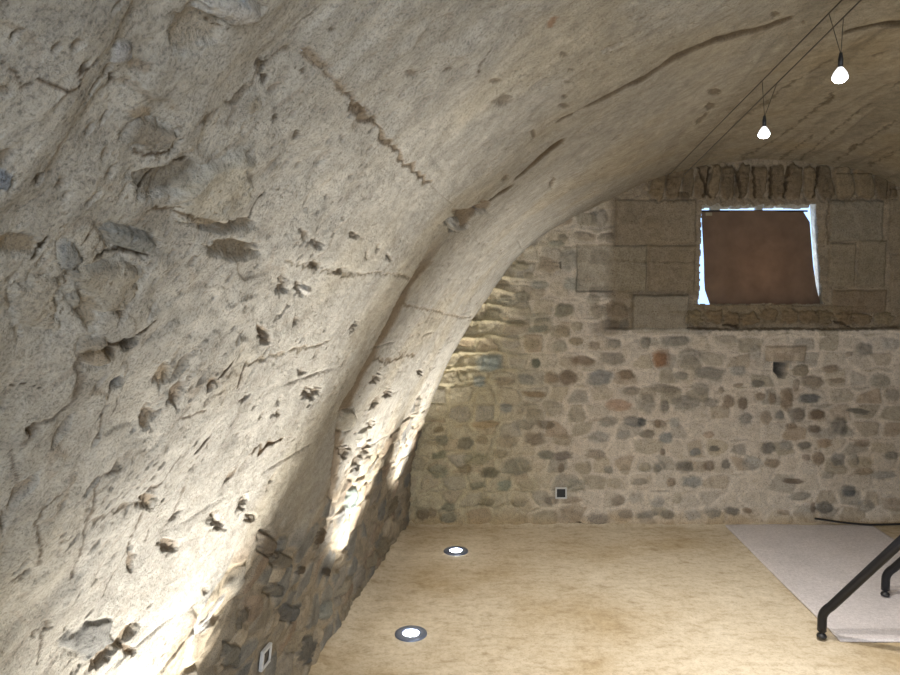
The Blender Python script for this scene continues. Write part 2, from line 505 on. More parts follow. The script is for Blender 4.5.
    K([(18, 447), (30, 440), (42, 425), (55, 415), (70, 405), (80, 380), (84, 350)], 4.0, .020, (120, 102, 78), .5, .9)
    ST(34, 430, 8, 5, 35, (96, 80, 60), .7, -.022, 0)
    for x, y, rx, ry, a, c in [(178, 395, 6, 13, -25, BR), (163, 375, 7, 11, -15, (148, 130, 104)), (150, 418, 5, 11, -20, (150, 132, 108)), (266, 335, 5, 6, -20, (150, 130, 106)), (212, 385, 4, 7, -30, (140, 120, 96)),
                            (131, 562, 4, 8, -10, BR), (149, 501, 6, 8, -10, (140, 122, 98)), (170, 547, 7, 6, 0, BR), (128, 634, 15, 6, 55, (140, 122, 96)), (105, 655, 14, 6, 50, (140, 120, 94)), (130, 650, 4, 5, 0, (120, 100, 74))]:
        ST(x, y, rx, ry, a, c, .8, -.014, .002, .55, 0, .2)
    K([(208, 392), (218, 380), (226, 370), (233, 361)], 2.6, .020, (98, 82, 62), .85, .5)
    K([(237, 388), (241, 376), (246, 362)], 1.8, .018, (98, 82, 62), .8, .4)
    K([(239, 402), (246, 397)], 1.8, .010, None, .6)
    K([(180, 418), (192, 416), (206, 411)], 1.6, .010, None, .6)
    K([(197, 452), (203, 446), (208, 440)], 3, .022, (84, 70, 52), .8)
    K([(246, 362), (262, 359), (280, 354), (300, 349), (320, 345), (332, 339)], 2.0, .008, (168, 152, 124), .5, 1.2)
    K([(215, 362), (190, 368), (168, 366), (150, 360)], 1.6, .006, (150, 134, 108), .5, 1.2)
    K([(285, 262), (300, 264), (325, 270), (345, 276), (372, 273), (400, 275), (412, 277)], 1.6, .008, (150, 134, 106), .55, 1.4)
    K([(402, 303), (425, 309), (445, 314), (466, 318)], 1.3, .007, (150, 132, 104), .6, 1.2)
    K([(374, 360), (390, 361), (405, 356), (416, 354)], 1.6, .009, (140, 122, 96), .6, 1.2)
    for x, y, rx, ry, a in [(305, 236, 3, 5, 15), (317, 243, 6, 3, -10), (354, 235, 4, 2.6, -20), (378, 247, 2, 4, -20), (389, 257, 1.6, 4, 25), (367, 255, 1.6, 4, 0), (316, 266, 4, 4, 0), (300, 288, 5, 6, 0), (283, 287, 5, 8, -15),
                            (282, 310, 3, 9, -25), (296, 320, 2.5, 5, -15), (265, 337, 5, 5, -20), (354, 326, 2.4, 5, -30), (315, 394, 3, 8, -30), (302, 372, 3, 4, -20), (340, 270, 5, 3, 20), (245, 398, 2, 5, -40),
                            (243, 503, 3, 8, -25), (250, 518, 4, 4, -30), (219, 524, 5, 5, -35), (212, 516, 2.5, 6, -40), (278, 413, 2, 3, -20), (271, 479, 2.5, 5, -30), (308, 392, 3, 6, -30),
                            (366, 448, 3, 8, -25), (357, 462, 3, 6, -25), (375, 402, 3, 7, -35), (371, 424, 2.5, 5, -25), (376, 379, 2.5, 5, -35), (345, 452, 5, 5, -20), (388, 393, 3, 4, -30), (420, 372, 2, 3, 0),
                            (175, 516, 2, 7, -45), (205, 590, 3, 3, 0), (240, 574, 3, 3, 0), (24, 574, 9, 2.4, 28), (48, 625, 3, 5, -20), (34, 634, 2, 4, -20), (2, 520, 3, 7, 0)]:
        ST(x, y, rx * 1.15, ry * 1.15, a, (116, 99, 76), .7, -.014, .0, .75, 0, .3, 1.6)
    ST(306, 291, 4, 3, 20, (205, 200, 190), .8, .012, 0)
    K([(255, 450), (264, 446), (274, 440), (284, 437)], 3.0, .016, (128, 106, 80), .8, 1.5)
    K([(252, 452), (243, 462), (232, 474), (222, 484)], 2.0, .010, (138, 116, 90), .55, 1.6)
    ST(346, 420, 8, 11, -35, (200, 195, 180), .8, .020, .008)
    ST(352, 500, 5, 13, -15, (132, 144, 138), .9, .008, .010)
    ST(362, 438, 4, 9, -20, (196, 192, 178), .7, .012, .006)
    # lower left
    K([(70, 487), (55, 498), (42, 508), (39, 520), (38, 535), (41, 552), (38, 566)], 2.2, .018, (120, 102, 78), .7, .9)
    K([(115, 466), (102, 476), (95, 490), (90, 515), (84, 540), (78, 560), (72, 577)], 1.6, .014, (120, 102, 80), .6, .9)
    K([(90, 522), (105, 516), (122, 508), (140, 502)], 2.0, .010, (130, 112, 88), .55, 1.2)
    K([(180, 456), (172, 468), (164, 480), (150, 497), (140, 518), (132, 535), (126, 552), (114, 572), (102, 597)], 1.4, .013, (110, 92, 70), .65, .9)
    K([(162, 510), (150, 528), (145, 542)], 1.1, .010, None, .5)
    K([(185, 488), (178, 505), (174, 518)], 1.1, .010, None, .55)
    K([(12, 450), (13, 470), (14, 490)], 2.0, .018, (96, 80, 60), .6, .8)
    K([(40, 628), (41, 645), (38, 665)], 1.4, .014, (96, 80, 60), .7, .7)
    ST(93, 640, 23, 15, 33, (124, 123, 118), .85, .005, .004, .3)
    ST(130, 549, 2.4, 4, 0, (40, 32, 24), .95, -.03, 0, .3, 0)
    K([(185, 660), (195, 640), (208, 618), (222, 598)], 3.6, -.010, (205, 203, 198), .7, .6)
    for x, y, rx, ry, a, c in [(290, 613, 9, 8, -20, (96, 96, 94)), (308, 650, 6, 13, -15, (84, 84, 82)), (240, 620, 5, 14, -15, (104, 98, 86)), (232, 655, 8, 12, -25, (110, 108, 100)), (275, 590, 8, 6, -20, (120, 116, 106)), (296, 640, 7, 14, -15, (158, 146, 124)),
                               (327, 610, 5, 10, -20, (140, 142, 134)), (300, 570, 6, 4, 0, (92, 78, 60)), (327, 572, 3, 4, 0, (66, 54, 40)), (342, 560, 6, 10, -25, (172, 160, 140)), (282, 560, 9, 7, -30, (112, 104, 90)), (318, 535, 7, 9, -25, (100, 84, 64)), (345, 585, 5, 12, -30, (150, 142, 124)),
                               (372, 560, 5, 9, -30, (148, 140, 122)), (358, 595, 4, 9, -30, (140, 130, 110)), (385, 545, 5, 10, -30, (136, 126, 106)), (393, 505, 4, 9, -20, (120, 110, 92)), (270, 545, 8, 10, -35, (120, 108, 92))]:
        ST(x, y, rx, ry, a, c, .8, .008, .012, .35)
    # bedding of the socket
    qa, qy = to_vault(261.5, 656)
    bm_ = ss(.085, .055, np.maximum(abs(U - qa), abs(V - qy) * .9))
    S.H += (0.004 - S.H) * bm_
    # final mapping
    x, z, nx, nz = sec_at(u)
    Hn = np.clip(S.H, -.09, .06)
    P = np.empty(U.shape + (3,))
    P[..., 0] = x[:, None] + SH * (V - D) + nx[:, None] * Hn
    P[..., 1] = V
    P[..., 2] = z[:, None] + nz[:, None] * Hn
    # the foot stays at the floor
    return grid_mesh(name, P, S.C, mat)


k = .4
yf = (np.linspace(.28 ** -k, (D + .14) ** -k, 1020)) ** (-1 / k)
v_ax = np.concatenate([np.linspace(-2.8, .2, 60), yf])
a_seam = to_vault(300, 50)[0]
a_mid = 5.2
u1 = np.concatenate([[0.0], np.linspace(.004, a_seam, int(a_seam / .0028))])
vault_surface(u1, v_ax, 'wall_left', M_vault)
u2 = np.linspace(a_seam, a_mid, int((a_mid - a_seam) / .0055))
a_r = LTOT - a_seam
u3 = np.linspace(a_mid, a_r, 60)[1:]
vc = v_ax
vault_surface(np.concatenate([u2, u3]), vc, 'ceiling', M_vault)
vault_surface(np.linspace(a_r, LTOT, 60), v_ax[::4] if (len(v_ax) - 1) % 4 == 0 else np.append(v_ax[::4], v_ax[-1]), 'wall_right', M_vault)

# ------------------------------------------------------------------ end wall
def to_end(px, py):
    p = on_plane_y(px, py, D); return (p[0], p[2])


WIN = (701, 204, 830.5, 304)                 # window opening
wa, wb = to_end(WIN[0], WIN[3]), to_end(WIN[2], WIN[1])


def end_wall():
    x0 = pts[:, 0].min() - .12; x1 = pts[:, 0].max() + .12
    u = np.concatenate([np.arange(x0, 3.25, .0058), np.linspace(3.27, x1, 50)])
    v = np.concatenate([[-.02], np.arange(0, pts[:, 1].max() + .1, .0058)])
    S = Surf(u, v, to_end, lambda P: D / F)
    U, V = S.U, S.V
    zl = to_end(760, 329)[1]
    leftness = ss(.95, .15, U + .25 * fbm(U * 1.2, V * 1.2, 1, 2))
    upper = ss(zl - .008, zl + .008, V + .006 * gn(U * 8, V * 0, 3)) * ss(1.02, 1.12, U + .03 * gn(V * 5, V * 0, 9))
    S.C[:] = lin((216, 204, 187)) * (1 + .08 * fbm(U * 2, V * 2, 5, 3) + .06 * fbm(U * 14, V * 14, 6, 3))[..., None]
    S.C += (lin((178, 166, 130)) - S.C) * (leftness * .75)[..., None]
    S.H += .008 * fbm(U * 2.5, V * 2.5, 7, 3) + (.004 + .004 * leftness) * fbm(U * 16, V * 16, 8, 3) + .0015 * fbm(U * 50, V * 50, 18, 2)
    # filler stones
    wu = U + .02 * gn(U * 6, V * 6, 11); wv = V + .012 * gn(U * 5, V * 7, 12)
    row = np.floor(wv / .118)
    f1, f2, idr = cell(wu * (6.2) + 13.7 * rnd(row, row * 0, 3), wv / .118, 14, .62)
    R = ss(.06, .30, f2 - f1)
    vis = ss(.2, .8, rnd(np.floor(idr * 9999), np.floor(idr * 321), 2))
    pal = np.array([lin(c) for c in [(165, 150, 128), (150, 144, 132), (140, 134, 124), (160, 138, 112), (176, 162, 136), (150, 140, 118)]])
    sc = pal[(idr * 5.999).astype(int)]
    S.C += (sc - S.C) * (R * (.15 + .45 * vis))[..., None]
    S.H += .010 * (R - .5) * (.5 + leftness) + .010 * (idr - .5) * leftness
        # ridged pointing at upper left
    rid = leftness * ss(.85, 1.15, V) * ss(.75, .4, U)
    ph = (V + .035 * fbm(U * 2.4, V * 2.2, 15, 3)) / .102
    S.H += rid * .024 * np.exp(-((ph - np.floor(ph) - .5) / .13) ** 2)
    S.C += (lin((190, 178, 142)) - S.C) * (rid * .6 * np.exp(-((ph - np.floor(ph) - .5) / .16) ** 2))[..., None]
    # browner towards the foot
    ft = ss(.10, .0, V + .03 * fbm(U * 4, V * 4, 16, 3))
    S.C += (lin((168, 142, 102)) - S.C) * (ft * .55)[..., None]
    S.H += .02 * ss(.07, .0, V)
    # upper set-back
    S.H -= .045 * upper
    S.C += (lin((138, 122, 98)) * (1 + .12 * fbm(U * 5, V * 5, 17, 3))[..., None] - S.C) * (upper * .8)[..., None]
    DK, GR, BL, BN, LG, DB = (100, 97, 90), (138, 133, 122), (122, 128, 128), (128, 108, 86), (160, 156, 148), (86, 90, 92)
    DBN = (98, 80, 64)
    z3 = lambda zx, zy: (400 + zx / 3.07, 320 + zy / 3.07)
    z4 = lambda zx, zy: (640 + zx / 3.07, 320 + zy / 3.07)
    z6 = lambda zx, zy: (440 + zx / 3.07, 160 + zy / 3.07)
    L4 = [(65, 118, 28, 28, (150, 112, 84)), (155, 115, 45, 25, GR), (215, 165, 45, 20, GR), (125, 172, 22, 13, GR), (75, 212, 45, 14, (140, 130, 114)), (185, 212, 27, 18, GR), (360, 195, 20, 12, DK), (300, 155, 25, 15, LG), (355, 100, 18, 22, LG),
          (75, 265, 14, 18, DK), (140, 255, 42, 22, GR), (215, 255, 26, 15, DK), (272, 252, 18, 20, BN), (315, 257, 15, 20, DBN), (368, 235, 15, 12, BN), (405, 240, 12, 18, BN), (450, 245, 20, 34, BN), (520, 242, 32, 15, DB), (530, 190, 35, 20, (140, 126, 108)),
          (585, 150, 27, 12, BN), (605, 187, 28, 8, BN), (688, 92, 25, 22, DK), (640, 105, 12, 8, DBN), (775, 230, 25, 18, GR), (325, 303, 20, 18, DB), (385, 300, 18, 20, BN), (428, 292, 14, 14, DB), (487, 290, 20, 18, DBN), (543, 290, 22, 15, DBN),
          (610, 325, 25, 28, DK), (60, 318, 20, 12, BN), (105, 315, 16, 16, BL), (5, 315, 14, 14, DB), (80, 362, 20, 16, BL), (212, 353, 16, 10, (150, 116, 88)), (20, 350, 22, 14, GR), (228, 395, 16, 9, DK), (393, 393, 22, 18, DK), (450, 385, 20, 15, LG),
          (505, 385, 22, 12, DK), (565, 378, 24, 14, (158, 134, 108)), (138, 450, 25, 18, DK), (212, 448, 18, 15, DBN), (263, 443, 14, 14, DK), (345, 440, 30, 22, (150, 152, 148)), (408, 440, 24, 14, BN), (548, 425, 20, 20, BN), (608, 428, 22, 18, DB),
          (658, 430, 14, 18, GR), (510, 422, 13, 11, (124, 92, 74)), (160, 497, 30, 17, BL), (95, 497, 14, 14, BN), (470, 495, 30, 9, DBN), (575, 475, 20, 12, GR), (642, 525, 23, 18, DB), (490, 540, 30, 13, GR), (695, 572, 25, 18, GR), (775, 565, 34, 22, BN),
          (565, 575, 26, 18, DK), (530, 575, 8, 18, DBN), (85, 597, 23, 13, DK), (283, 587, 22, 12, DK), (225, 592, 22, 16, GR), (160, 597, 24, 15, LG), (110, 68, 40, 15, GR), (30, 68, 26, 14, GR), (270, 62, 40, 14, (150, 140, 124)), (770, 75, 27, 19, LG),
          (670, 280, 35, 8, DK), (770, 415, 22, 12, GR), (690, 465, 30, 12, (160, 140, 114)), (750, 475, 36, 13, LG), (170, 405, 16, 12, BL), (70, 405, 8, 10, DBN), (60, 450, 18, 16, GR), (15, 450, 18, 14, (160, 150, 126)), (300, 200, 16, 6, BN),
          (480, 200, 10, 20, BN), (465, 325, 18, 10, BN), (535, 335, 20, 12, DBN), (250, 215, 9, 9, BN), (680, 380, 28, 9, BN), (740, 190, 30, 20, (168, 160, 144)), (330, 585, 14, 8, BN), (440, 590, 20, 8, BN), (55, 560, 20, 14, LG), (115, 548, 14, 16, (176, 166, 146))]
    L3 = [(635, 25, 48, 25, (98, 84, 72)), (693, 18, 15, 18, DK), (655, 72, 22, 14, GR), (595, 80, 18, 14, BN), (650, 118, 38, 20, (120, 112, 100)), (562, 125, 34, 15, (118, 96, 74)), (797, 120, 20, 24, (150, 110, 78)), (515, 178, 28, 24, (112, 94, 76)), (465, 180, 24, 18, (124, 104, 84)),
          (615, 178, 38, 24, (124, 128, 128)), (695, 168, 24, 16, BN), (417, 132, 13, 14, (98, 102, 90)), (285, 130, 28, 22, (150, 158, 152)), (190, 178, 22, 22, (118, 110, 88)), (243, 187, 18, 18, (150, 156, 150)), (320, 188, 30, 14, BN), (385, 182, 28, 16, (130, 132, 124)),
          (710, 218, 28, 12, (124, 112, 96)), (672, 262, 37, 17, (158, 106, 66)), (755, 255, 28, 30, GR), (467, 270, 28, 25, (144, 134, 112)), (395, 275, 34, 24, (150, 138, 114)), (385, 320, 28, 15, (108, 106, 92)), (445, 320, 28, 13, (90, 80, 64)), (412, 228, 36, 10, (144, 122, 92)), (325, 270, 18, 15, BL),
          (262, 320, 40, 11, (162, 138, 100)), (640, 312, 28, 15, GR), (718, 312, 34, 16, DB), (790, 318, 10, 12, BN), (130, 370, 20, 18, (134, 130, 108)), (200, 378, 25, 20, (94, 94, 82)), (252, 368, 18, 12, (120, 104, 80)), (330, 372, 32, 20, (146, 132, 108)), (412, 365, 32, 20, (128, 114, 94)),
          (612, 360, 32, 16, (122, 124, 122)), (685, 352, 22, 12, LG), (760, 350, 22, 12, BN), (120, 415, 24, 13, (114, 116, 92)), (235, 425, 38, 20, (146, 140, 112)), (305, 410, 22, 14, (130, 120, 96)), (450, 415, 26, 14, (112, 112, 100)), (500, 418, 28, 14, (112, 102, 94)), (600, 412, 30, 15, (140, 126, 108)),
          (360, 450, 42, 28, (132, 128, 110)), (120, 465, 30, 22, (128, 128, 106)), (200, 458, 22, 14, (124, 110, 84)), (275, 468, 28, 16, (98, 94, 76)), (237, 510, 26, 13, (96, 102, 84)), (322, 508, 22, 18, (140, 146, 128)), (540, 508, 30, 20, (110, 114, 100)), (395, 510, 34, 22, (168, 158, 130)),
          (70, 595, 20, 17, (110, 94, 74)), (100, 590, 12, 17, (118, 98, 76)), (148, 575, 22, 12, (106, 110, 96)), (150, 605, 25, 16, (128, 126, 110)), (465, 555, 22, 13, (92, 78, 68)), (530, 553, 30, 10, BN), (365, 560, 25, 14, (130, 122, 100)), (265, 560, 25, 14, (140, 130, 104)), (670, 555, 22, 16, (124, 112, 98)),
          (725, 545, 22, 18, LG), (695, 597, 24, 14, (116, 108, 98)), (760, 597, 32, 10, GR), (610, 610, 32, 17, (116, 110, 104)), (520, 600, 44, 22, (140, 122, 100)), (500, 368, 30, 18, (156, 142, 118)), (565, 455, 26, 18, (152, 140, 116)), (655, 500, 26, 16, (164, 152, 130)), (735, 497, 26, 10, GR),
          (640, 460, 14, 12, GR), (755, 455, 20, 14, GR), (790, 455, 12, 14, (130, 132, 126)), (690, 460, 16, 16, (164, 152, 130)), (495, 455, 10, 14, (112, 94, 76)), (405, 75, 24, 14, (150, 140, 112)), (490, 82, 22, 18, (160, 154, 136)), (120, 335, 16, 10, (112, 96, 66)), (540, 65, 22, 12, (150, 134, 108))]
    L6 = [(490, 178, 27, 28, (112, 104, 90)), (395, 305, 28, 34, (128, 130, 122)), (330, 322, 32, 24, (134, 116, 90)), (355, 258, 24, 12, (160, 158, 140)), (405, 380, 28, 20, (130, 136, 128)), (305, 383, 26, 14, (130, 136, 128)), (445, 235, 36, 14, (134, 116, 92)), (250, 420, 26, 16, (128, 124, 108)),
          (150, 622, 42, 26, (152, 160, 154)), (295, 625, 13, 15, (112, 112, 98)), (700, 60, 36, 20, (92, 82, 66)), (665, 95, 22, 8, (140, 122, 92)), (515, 235, 26, 12, (98, 90, 76)), (245, 325, 24, 16, (140, 130, 104)), (190, 380, 22, 10, (122, 106, 80)), (300, 485, 40, 16, (140, 136, 116)), (380, 462, 30, 20, (134, 130, 112)),
          (200, 432, 30, 14, (138, 136, 118)), (160, 470, 30, 13, (130, 122, 100)), (300, 520, 30, 12, (134, 134, 118)), (368, 528, 30, 20, (136, 124, 100)), (490, 465, 30, 22, (128, 118, 100)), (550, 462, 36, 20, (130, 116, 98)), (470, 430, 20, 16, (132, 124, 104)), (235, 500, 30, 12, (128, 120, 98)), (110, 500, 22, 14, (136, 128, 104)),
          (420, 510, 18, 14, (150, 138, 112)), (270, 355, 16, 10, (150, 138, 112)), (375, 240, 16, 12, (104, 94, 76)), (720, 555, 46, 16, (132, 128, 118)), (630, 560, 16, 18, (140, 134, 122)), (750, 105, 20, 10, (90, 78, 60))]
    for LL, z in ((L6, z6), (L3, z3), (L4, z4)):
        for (a, b, rx, ry, c) in LL:
            x, y = z(a, b)
            S.stone(x, y, rx / 3.07, ry / 3.07, random.uniform(-8, 8), c, random.uniform(.45, .78), .005, .004, .20, .5, .30, 2.3)
    # dressed blocks round the window
    TN, TG = (140, 126, 104), (134, 127, 112)
    for r in [(617, 199, 699, 243, TN), (577, 245, 649, 291, (142, 134, 114)), (650, 245, 698, 292, (134, 120, 98)), (633, 295, 690, 333, (148, 142, 128)), (833, 199, 888, 241, (134, 128, 112)), (832, 243, 860, 287, (138, 126, 104)),
              (862, 240, 891, 286, (134, 124, 102)), (893, 188, 960, 252, (142, 128, 104)), (893, 254, 960, 326, (138, 124, 102)), (836, 290, 891, 313, (118, 98, 74)), (766, 346, 806, 361, (172, 150, 122)), (837, 172, 892, 197, (140, 128, 104)), (962, 200, 1040, 260, TN), (962, 262, 1030, 326, TN)]:
        S.rect(*r, amt=.5, h=-.036 if r[3] < 330 else .008, groove=.008, gw=.007)
    S.crack([(833, 200), (831, 220), (832, 243)], 1.2, .010, (96, 80, 60), .5)
    S.crack([(618, 260), (660, 262), (697, 262)], 1.2, .006, (110, 94, 72), .4, 1)
    S.stone(770, 316, 74, 10, 0, (132, 116, 90), .6, .008, .004, .6, .3, .2, 5)
    for x in range(696, 890, 19):
        S.stone(x + random.uniform(-3, 3), 317 + random.uniform(-3, 3), 9, 7, 0, random.choice([(140, 124, 96), (122, 106, 82), (130, 110, 84)]), .8, .008, .012, .4)
    S.crack([(688, 328), (730, 330), (790, 329), (850, 330), (900, 327)], 1.3, .014, (92, 78, 58), .7, .6)
    S.crack([(725, 325), (740, 327)], 1.8, .03, (60, 50, 38), .8)
    S.crack([(838, 322), (852, 326)], 1.6, .03, (60, 50, 38), .8)
    # stones on edge over the window
    xs = [652, 668, 684, 697, 711, 723, 738, 752, 771, 789, 806, 820, 838, 858, 878, 900]
    for i in range(len(xs) - 1):
        c = random.choice([(122, 104, 80), (134, 116, 90), (110, 94, 72), (142, 124, 98)])
        S.stone((xs[i] + xs[i + 1]) / 2, 181, (xs[i + 1] - xs[i]) / 2 - .8, 17, random.uniform(-6, 6) + (xs[i] - 765) * .10, c, .8, random.uniform(.0, .025), .012, .18, .3, .14, 4)
    for x, t in ((700, 12), (712, -6), (738, 5), (756, 2), (774, 0), (791, -4), (822, -6)):
        S.crack([(x, 166), (x + t * .5, 182), (x + t, 196)], 1.7, .035, (70, 58, 42), .85, .5)
    # small niche
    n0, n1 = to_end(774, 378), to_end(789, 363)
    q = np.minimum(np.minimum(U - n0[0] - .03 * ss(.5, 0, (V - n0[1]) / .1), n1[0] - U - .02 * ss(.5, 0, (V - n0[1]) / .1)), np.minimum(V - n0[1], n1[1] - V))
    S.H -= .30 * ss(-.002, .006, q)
    S.C += (lin((52, 44, 34)) - S.C) * (ss(-.002, .008, q) * .95)[..., None]  # the hole's shade is put into the colour as near-black brown
    S.stone(801, 371, 8, 6, 0, (140, 128, 108), .8, .006, .006)
    # foot crack
    S.crack([(545, 527), (565, 524), (585, 523), (606, 525)], 1.6, .02, (84, 70, 50), .8, .8)
    S.crack([(560, 262), (561, 268)], 1.2, .02, (70, 60, 45), .7)
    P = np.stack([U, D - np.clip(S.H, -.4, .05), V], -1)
    cu = .25 * (U[1:, 1:] + U[:-1, 1:] + U[1:, :-1] + U[:-1, :-1]); cv = .25 * (V[1:, 1:] + V[:-1, 1:] + V[1:, :-1] + V[:-1, :-1])
    r = np.stack([wa, wb])
    jag = .010 * gn(cu * 22, cv * 22, 5)
    fz = np.clip((cv - wa[1]) / (wb[1] - wa[1]), 0, 1)
    hole = (cu > wa[0] + .006 * fz + jag) & (cu < wb[0] - .075 * fz ** .8 + jag) & (cv > wa[1] + jag) & (cv < wb[1] + 1.6 * jag)
    # inside the vault outline with a small margin
    zt = np.interp(cu, np.maximum.accumulate(pts[:, 0]), pts[:, 1], left=1.2, right=1.2)
    keep = (~hole) & (cv < zt + .09)
    keep &= (cu > pts[:, 0].min() - .11) & (cu < pts[:, 0].max() + .11)
    # side strips under the widest part are kept
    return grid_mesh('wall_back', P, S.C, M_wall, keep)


end_wall()


def finish(bm, name, mat, parent=None, smooth=False, loc=None):
    me = bpy.data.meshes.new(name); bm.normal_update(); bm.to_mesh(me); bm.free()
    me.materials.append(mat)
    if smooth:
        for p in me.polygons: p.use_smooth = True
    o = bpy.data.objects.new(name, me); C.objects.link(o)
    if parent: o.parent = parent
    if loc is not None: o.location = loc
    return o


def box(bm, x0, x1, y0, y1, z0, z1, bev=0):
    r = bmesh.ops.create_cube(bm, size=1, matrix=Matrix.Translation(((x0 + x1) / 2, (y0 + y1) / 2, (z0 + z1) / 2)) @ Matrix.Diagonal((x1 - x0, y1 - y0, z1 - z0, 1)))
    if bev:
        es = list({e for v in r['verts'] for e in v.link_edges})
        bmesh.ops.bevel(bm, geom=es, offset=bev, segments=3, affect='EDGES')


def tube(bm, P, r, seg=16, caps=True):
    P = [Vector(p) for p in P]; rings = []
    up = None
    for i, p in enumerate(P):
        d = ((P[min(i + 1, len(P) - 1)] - P[max(i - 1, 0)])).normalized()
        if up is None:
            up = d.orthogonal().normalized()
        up = (up - d * up.dot(d)).normalized(); sd = d.cross(up)
        rr = r[i] if isinstance(r, (list, tuple)) else r
        rings.append([bm.verts.new(p + (up * math.cos(2 * math.pi * k / seg) + sd * math.sin(2 * math.pi * k / seg)) * rr) for k in range(seg)])
    for a, b in zip(rings[:-1], rings[1:]):
        for k in range(seg):
            bm.faces.new((a[k], a[(k + 1) % seg], b[(k + 1) % seg], b[k]))
    if caps:
        bm.faces.new(rings[0][::-1]); bm.faces.new(rings[-1])


def lathe(bm, prof, seg=32):
    rings = [[bm.verts.new((r * math.cos(2 * math.pi * k / seg), r * math.sin(2 * math.pi * k / seg), z)) for k in range(seg)] if r > 1e-6 else [bm.verts.new((0, 0, z))] for r, z in prof]
    for a, b in zip(rings[:-1], rings[1:]):
        for k in range(seg):
            k2 = (k + 1) % seg
            if len(a) == 1 and len(b) == 1: continue
            if len(a) == 1: bm.faces.new((a[0], b[k2], b[k]))
            elif len(b) == 1: bm.faces.new((a[k], a[k2], b[0]))
            else: bm.faces.new((a[k], a[k2], b[k2], b[k]))


def thing(name, label, cat, loc=(0, 0, 0), rot=(0, 0, 0), group=None):
    o = bpy.data.objects.new(name, None); C.objects.link(o)
    o.location = loc; o.rotation_euler = rot; o['label'] = label; o['category'] = cat
    if group: o['group'] = group
    return o


def tag(o, label, cat, group=None):
    o['label'] = label; o['category'] = cat
    if group: o['group'] = group
    return o


# ------------------------------------------------------------------ window recess
m, t, b = nt('window_recess_stone')
n = noise(t, 30, 8); r = ramp(t, n.outputs[0], [(.3, tuple(lin((150, 140, 122)))), (.7, tuple(lin((196, 190, 176))))])
t.links.new(r.outputs[0], b.inputs['Base Color']); b.inputs['Roughness'].default_value = .9
bump(t, b, [(n.outputs[0], .02, .8)])
M_rec = m
bm = bmesh.new()
T = .03; dp = .15
y0, y1 = D + .064, D + dp
box(bm, wa[0] - T - .005, wa[0] - .012, y0, y1, wa[1] - T, wb[1] + T, .004)
vs_ = []
for yy in (y0, y1):
    vs_ += [bm.verts.new(c) for c in ((wb[0] + .010, yy, wa[1] - T), (wb[0] + T + .02, yy, wa[1] - T), (wb[0] + T + .02, yy, wb[1] + T), (wb[0] - .066, yy, wb[1] + T))]
for q in ((0, 1, 2, 3), (7, 6, 5, 4), (0, 4, 5, 1), (1, 5, 6, 2), (2, 6, 7, 3), (3, 7, 4, 0)): bm.faces.new([vs_[i] for i in q])
box(bm, wa[0] - T, wb[0] + T, y0, y1, wa[1] - T, wa[1] - .012, .004)
box(bm, wa[0] - T, wb[0] + T, y0, y1, wb[1] + .012, wb[1] + T, .004)
rec = finish(bm, 'window_1', M_rec); rec['kind'] = 'structure'
# rough stones hanging from the lintel above the curtain
bm = bmesh.new()
x = wa[0] + .01
while x < wb[0] - .09:
    w = random.uniform(.03, .07); h = random.choice([.012, .016, .034, .02])
    box(bm, x, x + w, D + .112, D + .148, wb[1] - h, wb[1] + .02, .004); x += w + random.choice([0, .002, .01])
lt = finish(bm, 'trim_1', M_rec); lt['kind'] = 'structure'

# the brown cloth
m, t, b = nt('brown_curtain_cloth')
wv = noise(t, 9, 5, .6); w2 = noise(t, 260, 3, .5)
r = ramp(t, wv.outputs[0], [(.3, tuple(lin((104, 84, 68)))), (.7, tuple(lin((130, 106, 86))))])
t.links.new(r.outputs[0], b.inputs['Base Color']); b.inputs['Roughness'].default_value = .95
tr = N(t, 'ShaderNodeBsdfTranslucent'); tr.inputs[0].default_value = (*lin((150, 122, 100)), 1)
mx = N(t, 'ShaderNodeMixShader'); mx.inputs[0].default_value = .22
out = t.nodes['Material Output']
t.links.new(b.outputs[0], mx.inputs[1]); t.links.new(tr.outputs[0], mx.inputs[2]); t.links.new(mx.outputs[0], out.inputs[0])
bump(t, b, [(wv.outputs[0], .01, .4), (w2.outputs[0], .001, .5)])
M_cloth = m
l = bpy.data.lights.new('cloth_backlight', 'AREA'); l.size = .26; l.energy = 4.5; l.color = (.85, .92, 1)  # area lamp added outside so the middle of the cloth glows
o = bpy.data.objects.new('cloth_glow_lamp', l); C.objects.link(o); o.location = ((wa[0] + wb[0]) / 2 + .02, D + .36, wa[1] + .24); o.rotation_euler = (-math.pi / 2, 0, 0)
cur = thing('curtain', 'brown cloth hung over the small stone window, daylight leaking round its edges', 'curtain', (0, D + .10, 0))
lpx = [(702, 210), (702.4, 225), (703.4, 245), (704.2, 262), (704.6, 280), (705.4, 290), (711, 306)]
rpx = [(804, 211), (811, 222), (813, 245), (814.5, 265), (817, 285), (819, 295), (822, 300)]
def edge(pxs, s):
    q = [on_plane_y(x, y, D + .10) for x, y in pxs]
    zz = np.array([p[2] for p in q][::-1]); xx = np.array([p[0] for p in q][::-1])
    return zz, xx
ztop = on_plane_y(750, 210.5, D + .1)[2]; zbot = wa[1] - .010
zs = np.linspace(zbot, ztop, 60); lz, lx = edge(lpx, 0); rz, rx_ = edge(rpx, 1)
bm = bmesh.new(); rows = []
for z in zs:
    a = np.interp(z, lz, lx); c = np.interp(z, rz, rx_)
    rw = []
    for k in range(81):
        f = k / 80
        yy = .004 * math.sin(f * 26) * (1 - (z - zbot) / (ztop - zbot)) + .005 * math.sin(f * 9 + z * 6) + .012 * math.exp(-f * 14) + .012 * math.exp(-(1 - f) * 14)
        rw.append(bm.verts.new((a + (c - a) * f, yy, z)))
    rows.append(rw)
for a, c in zip(rows[:-1], rows[1:]):
    for k in range(80): bm.faces.new((a[k], a[k + 1], c[k + 1], c[k]))
